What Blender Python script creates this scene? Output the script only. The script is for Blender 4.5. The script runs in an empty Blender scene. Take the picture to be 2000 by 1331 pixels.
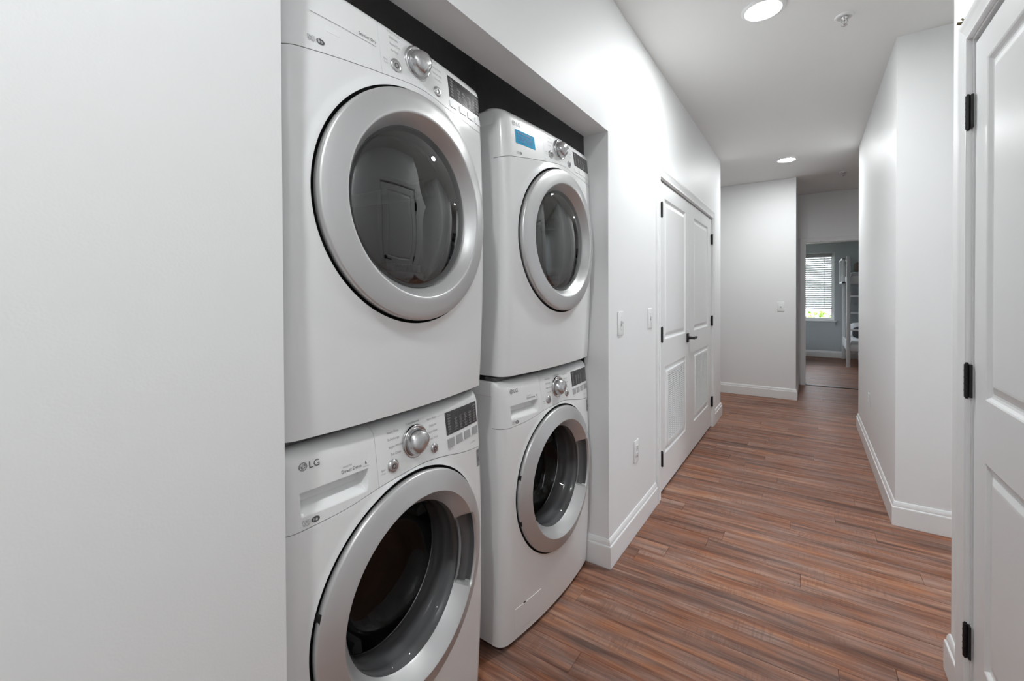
import bpy, bmesh, math, random
from mathutils import Matrix, Vector
random.seed(7)
S = bpy.context.scene
C = S.collection

# ------------------------------------------------------------------ camera
CAM_H = 1.2775
def _cam():
    yaw, pitch, roll = 0.5975, -0.0092, 0.0043
    f0 = Vector((-math.sin(yaw)*math.cos(pitch), math.cos(yaw)*math.cos(pitch), math.sin(pitch)))
    r0 = Vector((math.cos(yaw), math.sin(yaw), 0)); d0 = -r0.cross(f0)
    r = math.cos(roll)*r0 + math.sin(roll)*d0
    d = -math.sin(roll)*r0 + math.cos(roll)*d0
    cd = bpy.data.cameras.new('camera'); co = bpy.data.objects.new('camera', cd); C.objects.link(co)
    m = Matrix((( r.x, -d.x, -f0.x, 0), (r.y, -d.y, -f0.y, 0), (r.z, -d.z, -f0.z, CAM_H), (0, 0, 0, 1)))
    co.matrix_world = m
    cd.sensor_width = 36; cd.sensor_fit = 'HORIZONTAL'
    cd.lens = 851.23*36/2000; cd.shift_y = (585.68-665.5)/2000
    cd.clip_start = 0.02; cd.clip_end = 200
    S.camera = co
_cam()

# ------------------------------------------------------------------ world and exposure
W = bpy.data.worlds.new('sky'); S.world = W; W.use_nodes = True
wn = W.node_tree.nodes; wn['Background'].inputs[0].default_value = (0.90, 0.95, 1.0, 1)
wn['Background'].inputs[1].default_value = 7.0
S.view_settings.view_transform = 'Standard'; S.view_settings.look = 'None'
S.view_settings.exposure = 0.0; S.view_settings.gamma = 1.0
S.view_settings.use_curve_mapping = False
cy = S.cycles
cy.max_bounces = 8; cy.diffuse_bounces = 4; cy.glossy_bounces = 3; cy.transmission_bounces = 4; cy.transparent_max_bounces = 8
cy.caustics_reflective = False; cy.caustics_refractive = False
cy.use_adaptive_sampling = True; cy.adaptive_threshold = .09; cy.adaptive_min_samples = 16
LAMP = 368.0      # radiance of the ceiling lamps' lenses

# ------------------------------------------------------------------ measurements (metres)
H = 2.685                      # ceiling
XL, XR = -0.7716, 0.3972       # corridor walls
Y0, YJ, ZS = 0.4116, 1.9326, 2.0405   # laundry niche: near jamb, far jamb, head
XI = -0.894                    # inner face of left wall
YE, YF, XF = 5.062, 6.261, -0.1255    # left wall end, far wall, its outer corner
YA, YR, YRE = 2.026, 3.174, 5.324     # right: alcove from/to, wall end
YG = 7.393                     # wall with the bedroom doorway
YB = 10.892                    # bedroom window wall
YBACK = -2.4

# ------------------------------------------------------------------ materials
def node_mat(name):
    m = bpy.data.materials.new(name); m.use_nodes = True
    nt = m.node_tree; b = nt.nodes['Principled BSDF']; b.distribution = 'GGX'
    return m, nt, b
def plain(name, col, rough=0.5, metal=0.0, coat=0.0, spec=0.5, var=0.0, bump=0.0, bscale=300.0):
    m, nt, b = node_mat(name)
    b.inputs['Base Color'].default_value = (*col, 1); b.inputs['Roughness'].default_value = rough
    b.inputs['Metallic'].default_value = metal; b.inputs['Coat Weight'].default_value = coat
    b.inputs['Coat Roughness'].default_value = 0.08
    b.inputs['Specular IOR Level'].default_value = spec
    g = nt.nodes.new('ShaderNodeNewGeometry')
    if var > 0:
        n = nt.nodes.new('ShaderNodeTexNoise'); n.inputs['Scale'].default_value = 9.0; n.inputs['Detail'].default_value = 1
        nt.links.new(g.outputs['Position'], n.inputs['Vector'])
        mx = nt.nodes.new('ShaderNodeMix'); mx.data_type = 'RGBA'
        mx.inputs[6].default_value = (*[c*(1-var) for c in col], 1); mx.inputs[7].default_value = (*[min(1, c*(1+var)) for c in col], 1)
        nt.links.new(n.outputs['Fac'], mx.inputs[0]); nt.links.new(mx.outputs[2], b.inputs['Base Color'])
    if bump > 0:
        n2 = nt.nodes.new('ShaderNodeTexNoise'); n2.inputs['Scale'].default_value = bscale; n2.inputs['Detail'].default_value = 0
        nt.links.new(g.outputs['Position'], n2.inputs['Vector'])
        bp = nt.nodes.new('ShaderNodeBump'); bp.inputs['Strength'].default_value = bump; bp.inputs['Distance'].default_value = 0.002
        nt.links.new(n2.outputs['Fac'], bp.inputs['Height']); nt.links.new(bp.outputs['Normal'], b.inputs['Normal'])
    return m
def emit(name, col, s):
    m, nt, b = node_mat(name)
    b.inputs['Base Color'].default_value = (*col, 1)
    b.inputs['Emission Color'].default_value = (*col, 1); b.inputs['Emission Strength'].default_value = s
    return m
def glass(name, tint, ior, rough=0.02, refl=.95):
    m, nt, b = node_mat(name); nt.nodes.remove(b)
    out = nt.nodes['Material Output']
    fr = nt.nodes.new('ShaderNodeFresnel'); fr.inputs['IOR'].default_value = ior
    gl = nt.nodes.new('ShaderNodeBsdfGlossy'); gl.inputs['Roughness'].default_value = rough; gl.inputs['Color'].default_value = (refl, refl, refl, 1)
    tr = nt.nodes.new('ShaderNodeBsdfTransparent'); tr.inputs['Color'].default_value = (*tint, 1)
    mx = nt.nodes.new('ShaderNodeMixShader')
    nt.links.new(fr.outputs[0], mx.inputs[0]); nt.links.new(tr.outputs[0], mx.inputs[1]); nt.links.new(gl.outputs[0], mx.inputs[2])
    nt.links.new(mx.outputs[0], out.inputs['Surface'])
    return m
def wood_floor(name):
    m, nt, b = node_mat(name)
    L = nt.links.new; N = nt.nodes.new
    g = N('ShaderNodeNewGeometry'); oi = N('ShaderNodeObjectInfo')
    mul = N('ShaderNodeVectorMath'); mul.operation = 'SCALE'; mul.inputs[0].default_value = (13.7, 5.3, 9.1)
    L(oi.outputs['Random'], mul.inputs['Scale'])
    add = N('ShaderNodeVectorMath'); add.operation = 'ADD'; L(g.outputs['Position'], add.inputs[0]); L(mul.outputs[0], add.inputs[1])
    def noise(sx, sy, scale, detail, rough=.6, dist=0.0):
        mp = N('ShaderNodeMapping'); mp.inputs['Scale'].default_value = (sx, sy, 1); L(add.outputs[0], mp.inputs['Vector'])
        n = N('ShaderNodeTexNoise'); n.inputs['Scale'].default_value = scale; n.inputs['Detail'].default_value = detail
        n.inputs['Roughness'].default_value = rough; n.inputs['Distortion'].default_value = dist
        L(mp.outputs[0], n.inputs['Vector']); return n.outputs['Fac']
    broad = noise(.9, 15, 1.5, 3, .6, .5)
    mid = noise(2.2, 46, 1.6, 3, .65)
    fine = noise(5, 130, 2.0, 3, .7)
    blot = noise(3, 10, 1.6, 2, .6)
    saw = noise(130, 7, 1.0, 1, .5)
    sawm = noise(3.5, 9, 1.3, 1)
    r1 = N('ShaderNodeValToRGB'); e = r1.color_ramp.elements
    e[0].position = .26; e[0].color = (.125, .062, .046, 1)
    e[1].position = .78; e[1].color = (.53, .285, .175, 1)
    k = e.new(.42); k.color = (.235, .115, .079, 1)
    k = e.new(.56); k.color = (.350, .168, .112, 1)
    mixf = N('ShaderNodeMath'); mixf.operation = 'MULTIPLY_ADD'; L(fine, mixf.inputs[0]); mixf.inputs[1].default_value = .40
    sub = N('ShaderNodeMath'); sub.operation = 'MULTIPLY_ADD'; L(broad, sub.inputs[0]); sub.inputs[1].default_value = .95; sub.inputs[2].default_value = -.41
    sub2 = N('ShaderNodeMath'); sub2.operation = 'MULTIPLY_ADD'; L(mid, sub2.inputs[0]); sub2.inputs[1].default_value = .48; L(sub.outputs[0], sub2.inputs[2])
    L(sub2.outputs[0], mixf.inputs[2]); 
    rnd = N('ShaderNodeMath'); rnd.operation = 'MULTIPLY_ADD'; L(oi.outputs['Random'], rnd.inputs[0]); rnd.inputs[1].default_value = .10; L(mixf.outputs[0], rnd.inputs[2])
    rn2 = N('ShaderNodeMath'); rn2.operation = 'SUBTRACT'; L(rnd.outputs[0], rn2.inputs[0]); rn2.inputs[1].default_value = .05
    L(rn2.outputs[0], r1.inputs[0])
    hs = N('ShaderNodeHueSaturation'); L(r1.outputs[0], hs.inputs['Color'])
    rr = N('ShaderNodeMapRange'); L(blot, rr.inputs[0]); rr.inputs[1].default_value = .3; rr.inputs[2].default_value = .7; rr.inputs[3].default_value = .72; rr.inputs[4].default_value = 1.15
    L(rr.outputs[0], hs.inputs['Saturation'])
    sm = N('ShaderNodeMapRange'); L(saw, sm.inputs[0]); sm.inputs[1].default_value = .48; sm.inputs[2].default_value = .60; sm.inputs[3].default_value = 0; sm.inputs[4].default_value = 1
    mk = N('ShaderNodeMapRange'); L(sawm, mk.inputs[0]); mk.inputs[1].default_value = .54; mk.inputs[2].default_value = .64; mk.inputs[3].default_value = 0; mk.inputs[4].default_value = .32
    mm = N('ShaderNodeMath'); mm.operation = 'MULTIPLY'; L(sm.outputs[0], mm.inputs[0]); L(mk.outputs[0], mm.inputs[1])
    mx = N('ShaderNodeMix'); mx.data_type = 'RGBA'; L(mm.outputs[0], mx.inputs[0]); L(hs.outputs[0], mx.inputs[6]); mx.inputs[7].default_value = (.17, .085, .062, 1)
    L(mx.outputs[2], b.inputs['Base Color'])
    rm = N('ShaderNodeMapRange'); L(fine, rm.inputs[0]); rm.inputs[3].default_value = .36; rm.inputs[4].default_value = .52; b.inputs['Specular IOR Level'].default_value = .16
    L(rm.outputs[0], b.inputs['Roughness'])
    bp = N('ShaderNodeBump'); bp.inputs['Strength'].default_value = .25; bp.inputs['Distance'].default_value = .0015
    L(fine, bp.inputs['Height']); L(bp.outputs[0], b.inputs['Normal'])
    return m

M = dict(
    wall=plain('wall_paint', (.875, .884, .889), .50, spec=.30, bump=.05, bscale=300),
    ceil=plain('ceiling_paint', (.890, .895, .888), .85),
    trim=plain('trim_paint', (.878, .888, .893), .34, spec=.4),
    door=plain('door_paint', (.870, .880, .885), .38, spec=.35),
    bedwall=plain('bedroom_paint', (.46, .495, .52), .55, var=.02),
    closet=plain('closet_paint', (.80, .80, .80), .7, var=.02),
    white=plain('white_enamel', (.860, .868, .872), .25, coat=.25),
    console=plain('white_plastic', (.868, .876, .880), .30, coat=.2),
    silver=plain('silver_paint', (.62, .62, .625), .36, metal=.62),
    chrome=plain('satin_chrome', (.62, .62, .63), .16, metal=1.0),
    knob=plain('silver_knob', (.58, .58, .59), .22, metal=.9),
    grey=plain('grey_plastic', (.42, .42, .43), .4),
    pocket=plain('dark_grey_plastic', (.10, .10, .105), .3),
    black=plain('black_gap', (.012, .012, .012), .6),
    blackm=plain('black_iron', (.014, .014, .015), .42, metal=.2, var=.2),
    rubber=plain('grey_rubber', (.34, .34, .345), .22, coat=.7),
    drum=plain('drum_steel', (.055, .055, .056), .34, metal=.8, var=.15),
    ddrum=plain('dryer_drum', (.16, .16, .16), .55, var=.1),
    screen=plain('display_glass', (.018, .018, .02), .12, coat=.6),
    led=plain('display_print', (.19, .19, .19), .5),
    ink=plain('grey_ink', (.10, .10, .105), .5),
    inkl=plain('light_grey_ink', (.36, .36, .37), .5),
    badge=plain('badge_grey', (.28, .28, .29), .35),
    blue=plain('blue_sticker', (.001, .38, .68), .55, spec=.12),
    bluek=plain('blue_sticker_print', (.002, .10, .30), .5),
    dglass=glass('smoked_glass', (.24, .24, .245), 2.05, .015),
    wglass=glass('clear_bowl_glass', (.72, .72, .73), 1.45, .01, .60),
    pane=glass('window_glass', (.96, .97, .98), 1.3, 0.0),
    lens=emit('lamp_lens', (.958, .985, .988), LAMP),
    brass=plain('tarnished_brass', (.22, .19, .11), .35, metal=.9, var=.3),
    slat=plain('blind_slat', (.78, .80, .82), .45),
    bedwhite=plain('white_bed_paint', (.72, .74, .76), .4),
    linen=plain('white_linen', (.75, .77, .80), .8, var=.03),
    greycloth=plain('charcoal_cloth', (.035, .037, .042), .85, var=.1),
    browncloth=plain('brown_cloth', (.09, .07, .06), .85, var=.1),
    leaf=plain('leaf_green', (.30, .46, .07), .5, var=.4),
    petal=plain('pink_petal', (.62, .16, .22), .5, var=.2),
    ground=plain('lawn', (.20, .22, .14), .9, var=.3),
    bark=plain('bark', (.10, .07, .05), .9, var=.3),
    subfloor=plain('floor_joint', (.022, .014, .011), .8),
    wood=wood_floor('wood_plank'),
    threshold=plain('threshold_strip', (.035, .016, .012), .4, var=.2),
)
def translucent(m, col, fac):
    nt = m.node_tree; b = nt.nodes['Principled BSDF']; out = nt.nodes['Material Output']
    t = nt.nodes.new('ShaderNodeBsdfTranslucent'); t.inputs[0].default_value = (*col, 1)
    mx = nt.nodes.new('ShaderNodeMixShader'); mx.inputs[0].default_value = fac
    nt.links.new(b.outputs[0], mx.inputs[1]); nt.links.new(t.outputs[0], mx.inputs[2]); nt.links.new(mx.outputs[0], out.inputs['Surface'])
translucent(M['slat'], (.93, .95, .97), .14)

# ------------------------------------------------------------------ mesh helpers
def link(o, parent=None):
    C.objects.link(o)
    if parent is not None: o.parent = parent
    return o
def obj(name, verts, faces, mat, parent=None, smooth=False, angle=None):
    me = bpy.data.meshes.new(name); me.from_pydata([tuple(v) for v in verts], [], faces); me.update()
    if mat: me.materials.append(M[mat])
    if smooth:
        for p in me.polygons: p.use_smooth = True
    if angle is not None:
        bm = bmesh.new(); bm.from_mesh(me)
        for f in bm.faces: f.smooth = True
        for e in bm.edges:
            if len(e.link_faces) == 2 and e.calc_face_angle(0) > math.radians(angle): e.smooth = False
        bm.to_mesh(me); bm.free()
    return link(bpy.data.objects.new(name, me), parent)
class MB:
    def __init__(s): s.v = []; s.f = []
    def add(s, v, f):
        n = len(s.v); s.v += [tuple(p) for p in v]; s.f += [tuple(i+n for i in q) for q in f]; return s
    def box(s, x0, x1, y0, y1, z0, z1):
        v = [(x, y, z) for x in (x0, x1) for y in (y0, y1) for z in (z0, z1)]
        return s.add(v, [(0, 1, 3, 2), (4, 6, 7, 5), (0, 4, 5, 1), (2, 3, 7, 6), (0, 2, 6, 4), (1, 5, 7, 3)])
    def cyl(s, p0, p1, r0, r1=None, n=16, caps=True):
        r1 = r0 if r1 is None else r1
        p0 = Vector(p0); p1 = Vector(p1); d = (p1-p0).normalized()
        a = d.orthogonal().normalized(); b = d.cross(a)
        v = []
        for p, r in ((p0, r0), (p1, r1)):
            for i in range(n):
                t = 2*math.pi*i/n; v.append(p + r*(math.cos(t)*a + math.sin(t)*b))
        f = [(i, (i+1) % n, n+(i+1) % n, n+i) for i in range(n)]
        if caps: f += [tuple(reversed(range(n))), tuple(range(n, 2*n))]
        return s.add(v, f)
    def build(s, name, mat, parent=None, bevel=0.0, seg=2, smooth=False, angle=None):
        o = obj(name, s.v, s.f, mat, parent, smooth)
        if bevel > 0:
            bm = bmesh.new(); bm.from_mesh(o.data)
            bmesh.ops.recalc_face_normals(bm, faces=bm.faces)
            bmesh.ops.bevel(bm, geom=[e for e in bm.edges if e.calc_face_angle(0) > .5], offset=bevel, segments=seg, profile=.5, affect='EDGES')
            for f in bm.faces: f.smooth = True
            for e in bm.edges:
                if len(e.link_faces) == 2 and e.calc_face_angle(0) > math.radians(40): e.smooth = False
            bm.to_mesh(o.data); bm.free()
        elif angle is not None:
            bm = bmesh.new(); bm.from_mesh(o.data)
            for f in bm.faces: f.smooth = True
            for e in bm.edges:
                if len(e.link_faces) == 2 and e.calc_face_angle(0) > math.radians(angle): e.smooth = False
            bm.to_mesh(o.data); bm.free()
        return o
def empty(name, loc=(0, 0, 0), rz=0.0):
    o = bpy.data.objects.new(name, None); o.location = loc; o.rotation_euler = (0, 0, rz); o.empty_display_size = .1
    return link(o)
def tag(o, label=None, cat=None, group=None, kind=None):
    if label: o['label'] = label
    if cat: o['category'] = cat
    if group: o['group'] = group
    if kind: o['kind'] = kind
    return o
def lathe(prof, n, mapf, closed=False):
    """prof: list of (r,h); mapf(r,theta,h)->xyz"""
    v = []; f = []; k = len(prof)
    for i in range(n):
        t = 2*math.pi*i/n
        for r, h in prof: v.append(mapf(r, t, h))
    for i in range(n):
        j = (i+1) % n
        for a in range(k-1): f.append((i*k+a, j*k+a, j*k+a+1, i*k+a+1))
    return v, f
def sweep(name, path, prof, mapf, mat, parent=None, side=1.0):
    """path: 2D points; prof: closed polygon of (offset, t); mapf(a,b,t)->xyz. Mitred."""
    n = len(path); k = len(prof); V = []; F = []
    nor = []
    for i in range(n-1):
        d = Vector((path[i+1][0]-path[i][0], path[i+1][1]-path[i][1])).normalized()
        nor.append(Vector((-d.y, d.x))*side)
    for i in range(n):
        if i == 0: m = nor[0]
        elif i == n-1: m = nor[-1]
        else: m = (nor[i-1]+nor[i])/(1+nor[i-1].dot(nor[i]))
        for o, t in prof: V.append(mapf(path[i][0]+m.x*o, path[i][1]+m.y*o, t))
    for i in range(n-1):
        for a in range(k):
            b = (a+1) % k; F.append((i*k+a, i*k+b, (i+1)*k+b, (i+1)*k+a))
    F.append(tuple(range(k))); F.append(tuple(reversed(range((n-1)*k, n*k))))
    o = obj(name, V, F, mat, parent)
    bm = bmesh.new(); bm.from_mesh(o.data); bmesh.ops.recalc_face_normals(bm, faces=bm.faces); bm.to_mesh(o.data); bm.free()
    return o
def text_mesh(s, size, font_align='LEFT'):
    cu = bpy.data.curves.new('lettering', 'FONT'); cu.body = s; cu.size = size; cu.align_x = font_align; cu.resolution_u = 2
    to = bpy.data.objects.new('lettering', cu); C.objects.link(to)
    dg = bpy.context.evaluated_depsgraph_get(); me = to.evaluated_get(dg).to_mesh()
    v = [tuple(p.co) for p in me.vertices]; f = [tuple(p.vertices) for p in me.polygons]
    to.evaluated_get(dg).to_mesh_clear(); bpy.data.objects.remove(to); bpy.data.curves.remove(cu)
    return v, f

# ================================================================== STRUCTURE
def struct(o, label=None): return tag(o, label, None, None, 'structure')
w = MB()
w.box(XI, XL, YBACK, Y0, 0, H).box(XI, XL, Y0, YJ, ZS, H).box(XI, XL, YJ, 2.752, 0, H).box(XI, XL, 2.752, 4.575, 2.022, H).box(XI, XL, 4.575, YE, 0, H)
struct(w.build('wall_left', 'wall'), 'white painted corridor wall with the laundry niche and double doors')
w = MB(); w.box(-2.3, XI, YE-.115, YE, 0, H); struct(w.build('wall_left', 'wall'), 'white wall turning left beyond the corridor')
w = MB()   # closet shells behind the left wall
w.box(-1.75, -1.65, .20, 4.9, 0, H).box(-1.65, XI, .20, .30, 0, H).box(-1.65, XI, 2.05, 2.15, 0, H).box(-1.65, XI, 4.80, 4.9, 0, H)
struct(w.build('wall_back', 'closet'), 'dark inner walls of the laundry niche and closet')
w = MB(); w.box(-2.3, XF, YF, YF+.115, 0, H).box(XF-.115, XF, YF+.115, YG, 0, H)
struct(w.build('wall_far', 'wall'), 'white wall across the end of the corridor')
w = MB(); w.box(-2.4, -2.3, YE-.115, YF+.115, 0, H); struct(w.build('wall_far', 'wall'), 'white wall closing the side passage')
w = MB()
w.box(XR, XR+.115, YBACK, .985, 0, H).box(XR, XR+.115, 1.832, YA, 0, H).box(XR, XR+.115, .985, 1.832, 2.035, H).box(XR+.06, XR+.115, .985, 1.832, 0, 2.035)  # last box is unseen, added behind the door leaf to block sky light
struct(w.build('wall_right', 'wall'), 'white wall with the nearest door')
w = MB()
w.box(XR+.115, 3.2, YA-.115, YA, 0, H).box(3.2, 3.3, YA-.115, 2.10, 0, H).box(3.2, 3.3, 3.10, YR+.115, 0, H).box(3.2, 3.3, 2.10, 3.10, 0, .25).box(3.2, 3.3, 2.10, 3.10, 2.15, H)
struct(w.build('wall_right', 'wall'), 'white wall of the alcove beside the nearest door')
w = MB()
w.box(XR, 3.2, YR, YR+.115, 0, H).box(XR, XR+.115, YR+.115, YRE, 0, H).box(XR+.115, 2.0, YRE-.115, YRE, 0, H)
struct(w.build('wall_right', 'wall'), 'white projecting wall on the right of the corridor')
w = MB(); w.box(2.0, 2.1, YRE-.115, YG+.1, 0, H); struct(w.build('wall_right', 'wall'), 'white wall of the passage before the bedroom')
w = MB(); w.box(XI, XR+.115, YBACK-.1, YBACK, 0, H); struct(w.build('wall_back', 'wall'), 'white wall at the near end of the corridor')
DX0, DX1, DZ = -.033, .785, 1.995
w = MB(); w.box(XF-.115, DX0-.02, YG, YG+.115, 0, H).box(DX1+.02, 2.1, YG, YG+.115, 0, H).box(DX0-.02, DX1+.02, YG, YG+.115, DZ+.02, H)
struct(w.build('wall_far', 'wall'), 'grey shaded wall around the bedroom doorway')
# bedroom shell
WX0, WX1, WZ0, WZ1 = -.72, .43, .735, 2.12
w = MB()
w.box(-2.1, WX0, YB, YB+.15, 0, H).box(WX1, 2.7, YB, YB+.15, 0, H).box(WX0, WX1, YB, YB+.15, 0, WZ0).box(WX0, WX1, YB, YB+.15, WZ1, H)
w.box(-2.2, -2.1, YG+.115, 8.7, 0, H).box(-2.2, -2.1, 10.1, YB+.15, 0, H).box(-2.2, -2.1, 8.7, 10.1, 0, WZ0).box(-2.2, -2.1, 8.7, 10.1, WZ1, H).box(2.7, 2.8, YG+.115, YB+.15, 0, H)  # gap in the left wall is an added, unseen window opening for daylight
w.box(-2.1, DX0-.021, YG+.1155, YG+.125, 0, H).box(DX1+.021, 2.7, YG+.1155, YG+.125, 0, H).box(DX0-.021, DX1+.021, YG+.1155, YG+.125, DZ+.021, H)
struct(w.build('wall_bedroom', 'bedwall'), 'blue grey bedroom walls')
w = MB(); w.box(-2.5, 3.4, YBACK-.2, YB+.15, H, H+.1)
struct(w.build('ceiling', 'ceil'), 'plain matt white ceiling')

# floor: sub-floor with planks on it
w = MB(); w.box(-2.5, 3.3, YBACK-.2, YB, -.06, -.004)
floor = struct(w.build('floor', 'subfloor'), 'reddish brown wood plank floor')
PW, PL = .106, 1.22
def xrange_at(y):
    if y < YA: return (-1.64 if y < 2.05 else XI, .42)
    if y < YR: return (-.95, 3.19)
    if y < YE: return (-.80, .41)
    if y < YF: return (-2.29, .41 if y < YRE else 1.99)
    if y < YG: return (XF-.01, 1.99)
    return (-2.09, 2.69)
def plank_mesh(x0, x1, y0, y1, V, F):
    b = .0011; zt = 0.0
    n = len(V)
    V += [(x0, y0, -.004), (x1, y0, -.004), (x1, y1, -.004), (x0, y1, -.004),
          (x0+.0004, y0+.0004, zt-b), (x1-.0004, y0+.0004, zt-b), (x1-.0004, y1-.0004, zt-b), (x0+.0004, y1-.0004, zt-b),
          (x0+b, y0+b, zt), (x1-b, y0+b, zt), (x1-b, y1-b, zt), (x0+b, y1-b, zt)]
    for a in (0, 4):
        for i in range(4):
            j = (i+1) % 4; F.append((n+a+i, n+a+j, n+a+4+j, n+a+4+i))
    F.append((n+8, n+9, n+10, n+11))
full = None
sv, sf = [], []
row = 0; y = YBACK
rows = []
while y < YB-.01:
    rows.append(y); y += PW
for ri, y in enumerate(rows):
    x0, x1 = xrange_at(y+PW*.5)
    off = random.uniform(0, PL)
    x = x0-off
    while x < x1:
        a = max(x, x0); b = min(x+PL, x1); x += PL
        if b-a < .02: continue
        near = .75 < y < 5.2 and a < .9
        if not near:
            plank_mesh(a, b, y, min(y+PW, YB), sv, sf); continue
        if b-a > PL-1e-4:
            if full is None:
                V, F = [], []; plank_mesh(0, PL, 0, PW, V, F)
                p = obj('plank', V, F, 'wood', floor); full = p.data
            else:
                p = link(bpy.data.objects.new('plank', full), floor)
            p.location = (a, y, 0)
        else:
            V, F = [], []; plank_mesh(0, b-a, 0, PW, V, F)
            p = obj('plank', V, F, 'wood', floor); p.location = (a, y, 0)
o = obj('plank_field', sv, sf, 'wood', floor); o['kind'] = 'stuff'

# baseboards
BP = [(0, 0), (.014, 0), (.0155, .004), (.0155, .098), (.0145, .103), (.0100, .106), (.0100, .114), (.0085, .122), (.0055, .130), (.003, .133), (0, .133)]
def base(name, path, side, label):
    return struct(sweep(name, path, BP, lambda a, b, t: (a, b, t), 'trim', None, side), label)
base('baseboard_left', [(XI+.004, YJ), (XL, YJ), (XL, 2.6825)], -1, 'white baseboard between laundry niche and double doors')
base('baseboard_left', [(XL, 4.6445), (XL, YE), (-2.29, YE)], -1, 'white baseboard stub beyond the double doors')
base('baseboard_left', [(XL, YBACK), (XL, Y0)], -1, 'white baseboard on the nearest left wall')
base('baseboard_far', [(-2.29, YF), (XF, YF), (XF, YG-.02)], -1, 'white baseboard across the end wall')
base('baseboard_right', [(XR, 1.9015), (XR, YA), (3.19, YA)], 1, 'white baseboard beside the nearest door')
base('baseboard_right', [(3.19, YR), (XR, YR), (XR, YRE), (1.99, YRE)], 1, 'white baseboard around the projecting right wall')
base('baseboard_bedroom', [(-2.09, YB), (2.69, YB)], -1, 'baseboard under the bedroom window')
w = MB(); w.box(DX0, DX1, YG+.0, YG+.06, .0005, .007)
struct(w.build('trim_1', 'threshold', bevel=.002), 'dark threshold strip in the bedroom doorway')

# ------------------------------------------------------------------ doors
CP = [(0, 0), (0, .010), (.003, .013), (.010, .013), (.014, .010), (.022, .011), (.040, .014), (.052, .017), (.062, .018), (.068, .015), (.070, .010), (.070, 0)]
def leaf(parent, x, y0, y1, z0, z1, panels, thick=.035):
    """front face at x (facing +x), recessed moulded panels; returns frame mesh object"""
    ys = sorted({y0, y1, *[p[0] for p in panels], *[p[1] for p in panels]}); zs = sorted({z0, z1, *[p[2] for p in panels], *[p[3] for p in panels]})
    b = MB()
    for i in range(len(ys)-1):
        for j in range(len(zs)-1):
            cy, cz = (ys[i]+ys[i+1])/2, (zs[j]+zs[j+1])/2
            if any(p[0] < cy < p[1] and p[2] < cz < p[3] for p in panels): continue
            b.box(x-thick, x, ys[i], ys[i+1], zs[j], zs[j+1])
    fr = b.build('frame', 'door', parent)
    bm = bmesh.new(); bm.from_mesh(fr.data)
    bmesh.ops.remove_doubles(bm, verts=bm.verts, dist=1e-5)
    bmesh.ops.delete(bm, geom=[f for f in bm.faces if all(len(e.link_faces) > 2 for e in f.edges)], context='FACES_ONLY') if 0 else None
    bm.to_mesh(fr.data); bm.free()
    for (a0, a1, c0, c1) in panels:
        V = []; F = []
        loops = [(0, 0), (.004, -.002), (.010, -.0085), (.016, -.0105), (.022, -.0105), (.030, -.008), (.044, -.0035), (.050, -.0030)]
        for d, h in loops:
            V += [(x+h, a0+d, c0+d), (x+h, a1-d, c0+d), (x+h, a1-d, c1-d), (x+h, a0+d, c1-d)]
        for k in range(len(loops)-1):
            for i in range(4):
                j = (i+1) % 4; F.append((4*k+i, 4*k+j, 4*k+4+j, 4*k+4+i))
        n = 4*(len(loops)-1); F.append((n, n+1, n+2, n+3))
        n = len(V); V += [(x-thick+.004, a0, c0), (x-thick+.004, a1, c0), (x-thick+.004, a1, c1), (x-thick+.004, a0, c1)]
        F.append((n+3, n+2, n+1, n))
        obj('panel', V, F, 'door', fr)
    return fr
def hinge(parent, x, y, zc, h=.092, s=1):
    b = MB()
    b.box(x-.004, x+.0015, y-.017, y+.017, zc-h/2, zc+h/2)
    b.cyl((x+.005, y, zc-h/2), (x+.005, y, zc+h/2), .0062, n=12)
    for k in range(1, 5): b.cyl((x+.005, y, zc-h/2+h*k/5-.0012), (x+.005, y, zc-h/2+h*k/5+.0012), .0068, n=12)
    b.cyl((x+.005, y, zc+h/2), (x+.005, y, zc+h/2+.005), .0045, .003, n=12); b.cyl((x+.005, y, zc-h/2-.005), (x+.005, y, zc-h/2), .003, .0045, n=12)
    return b.build('hinge', 'blackm', parent, angle=40)

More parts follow.
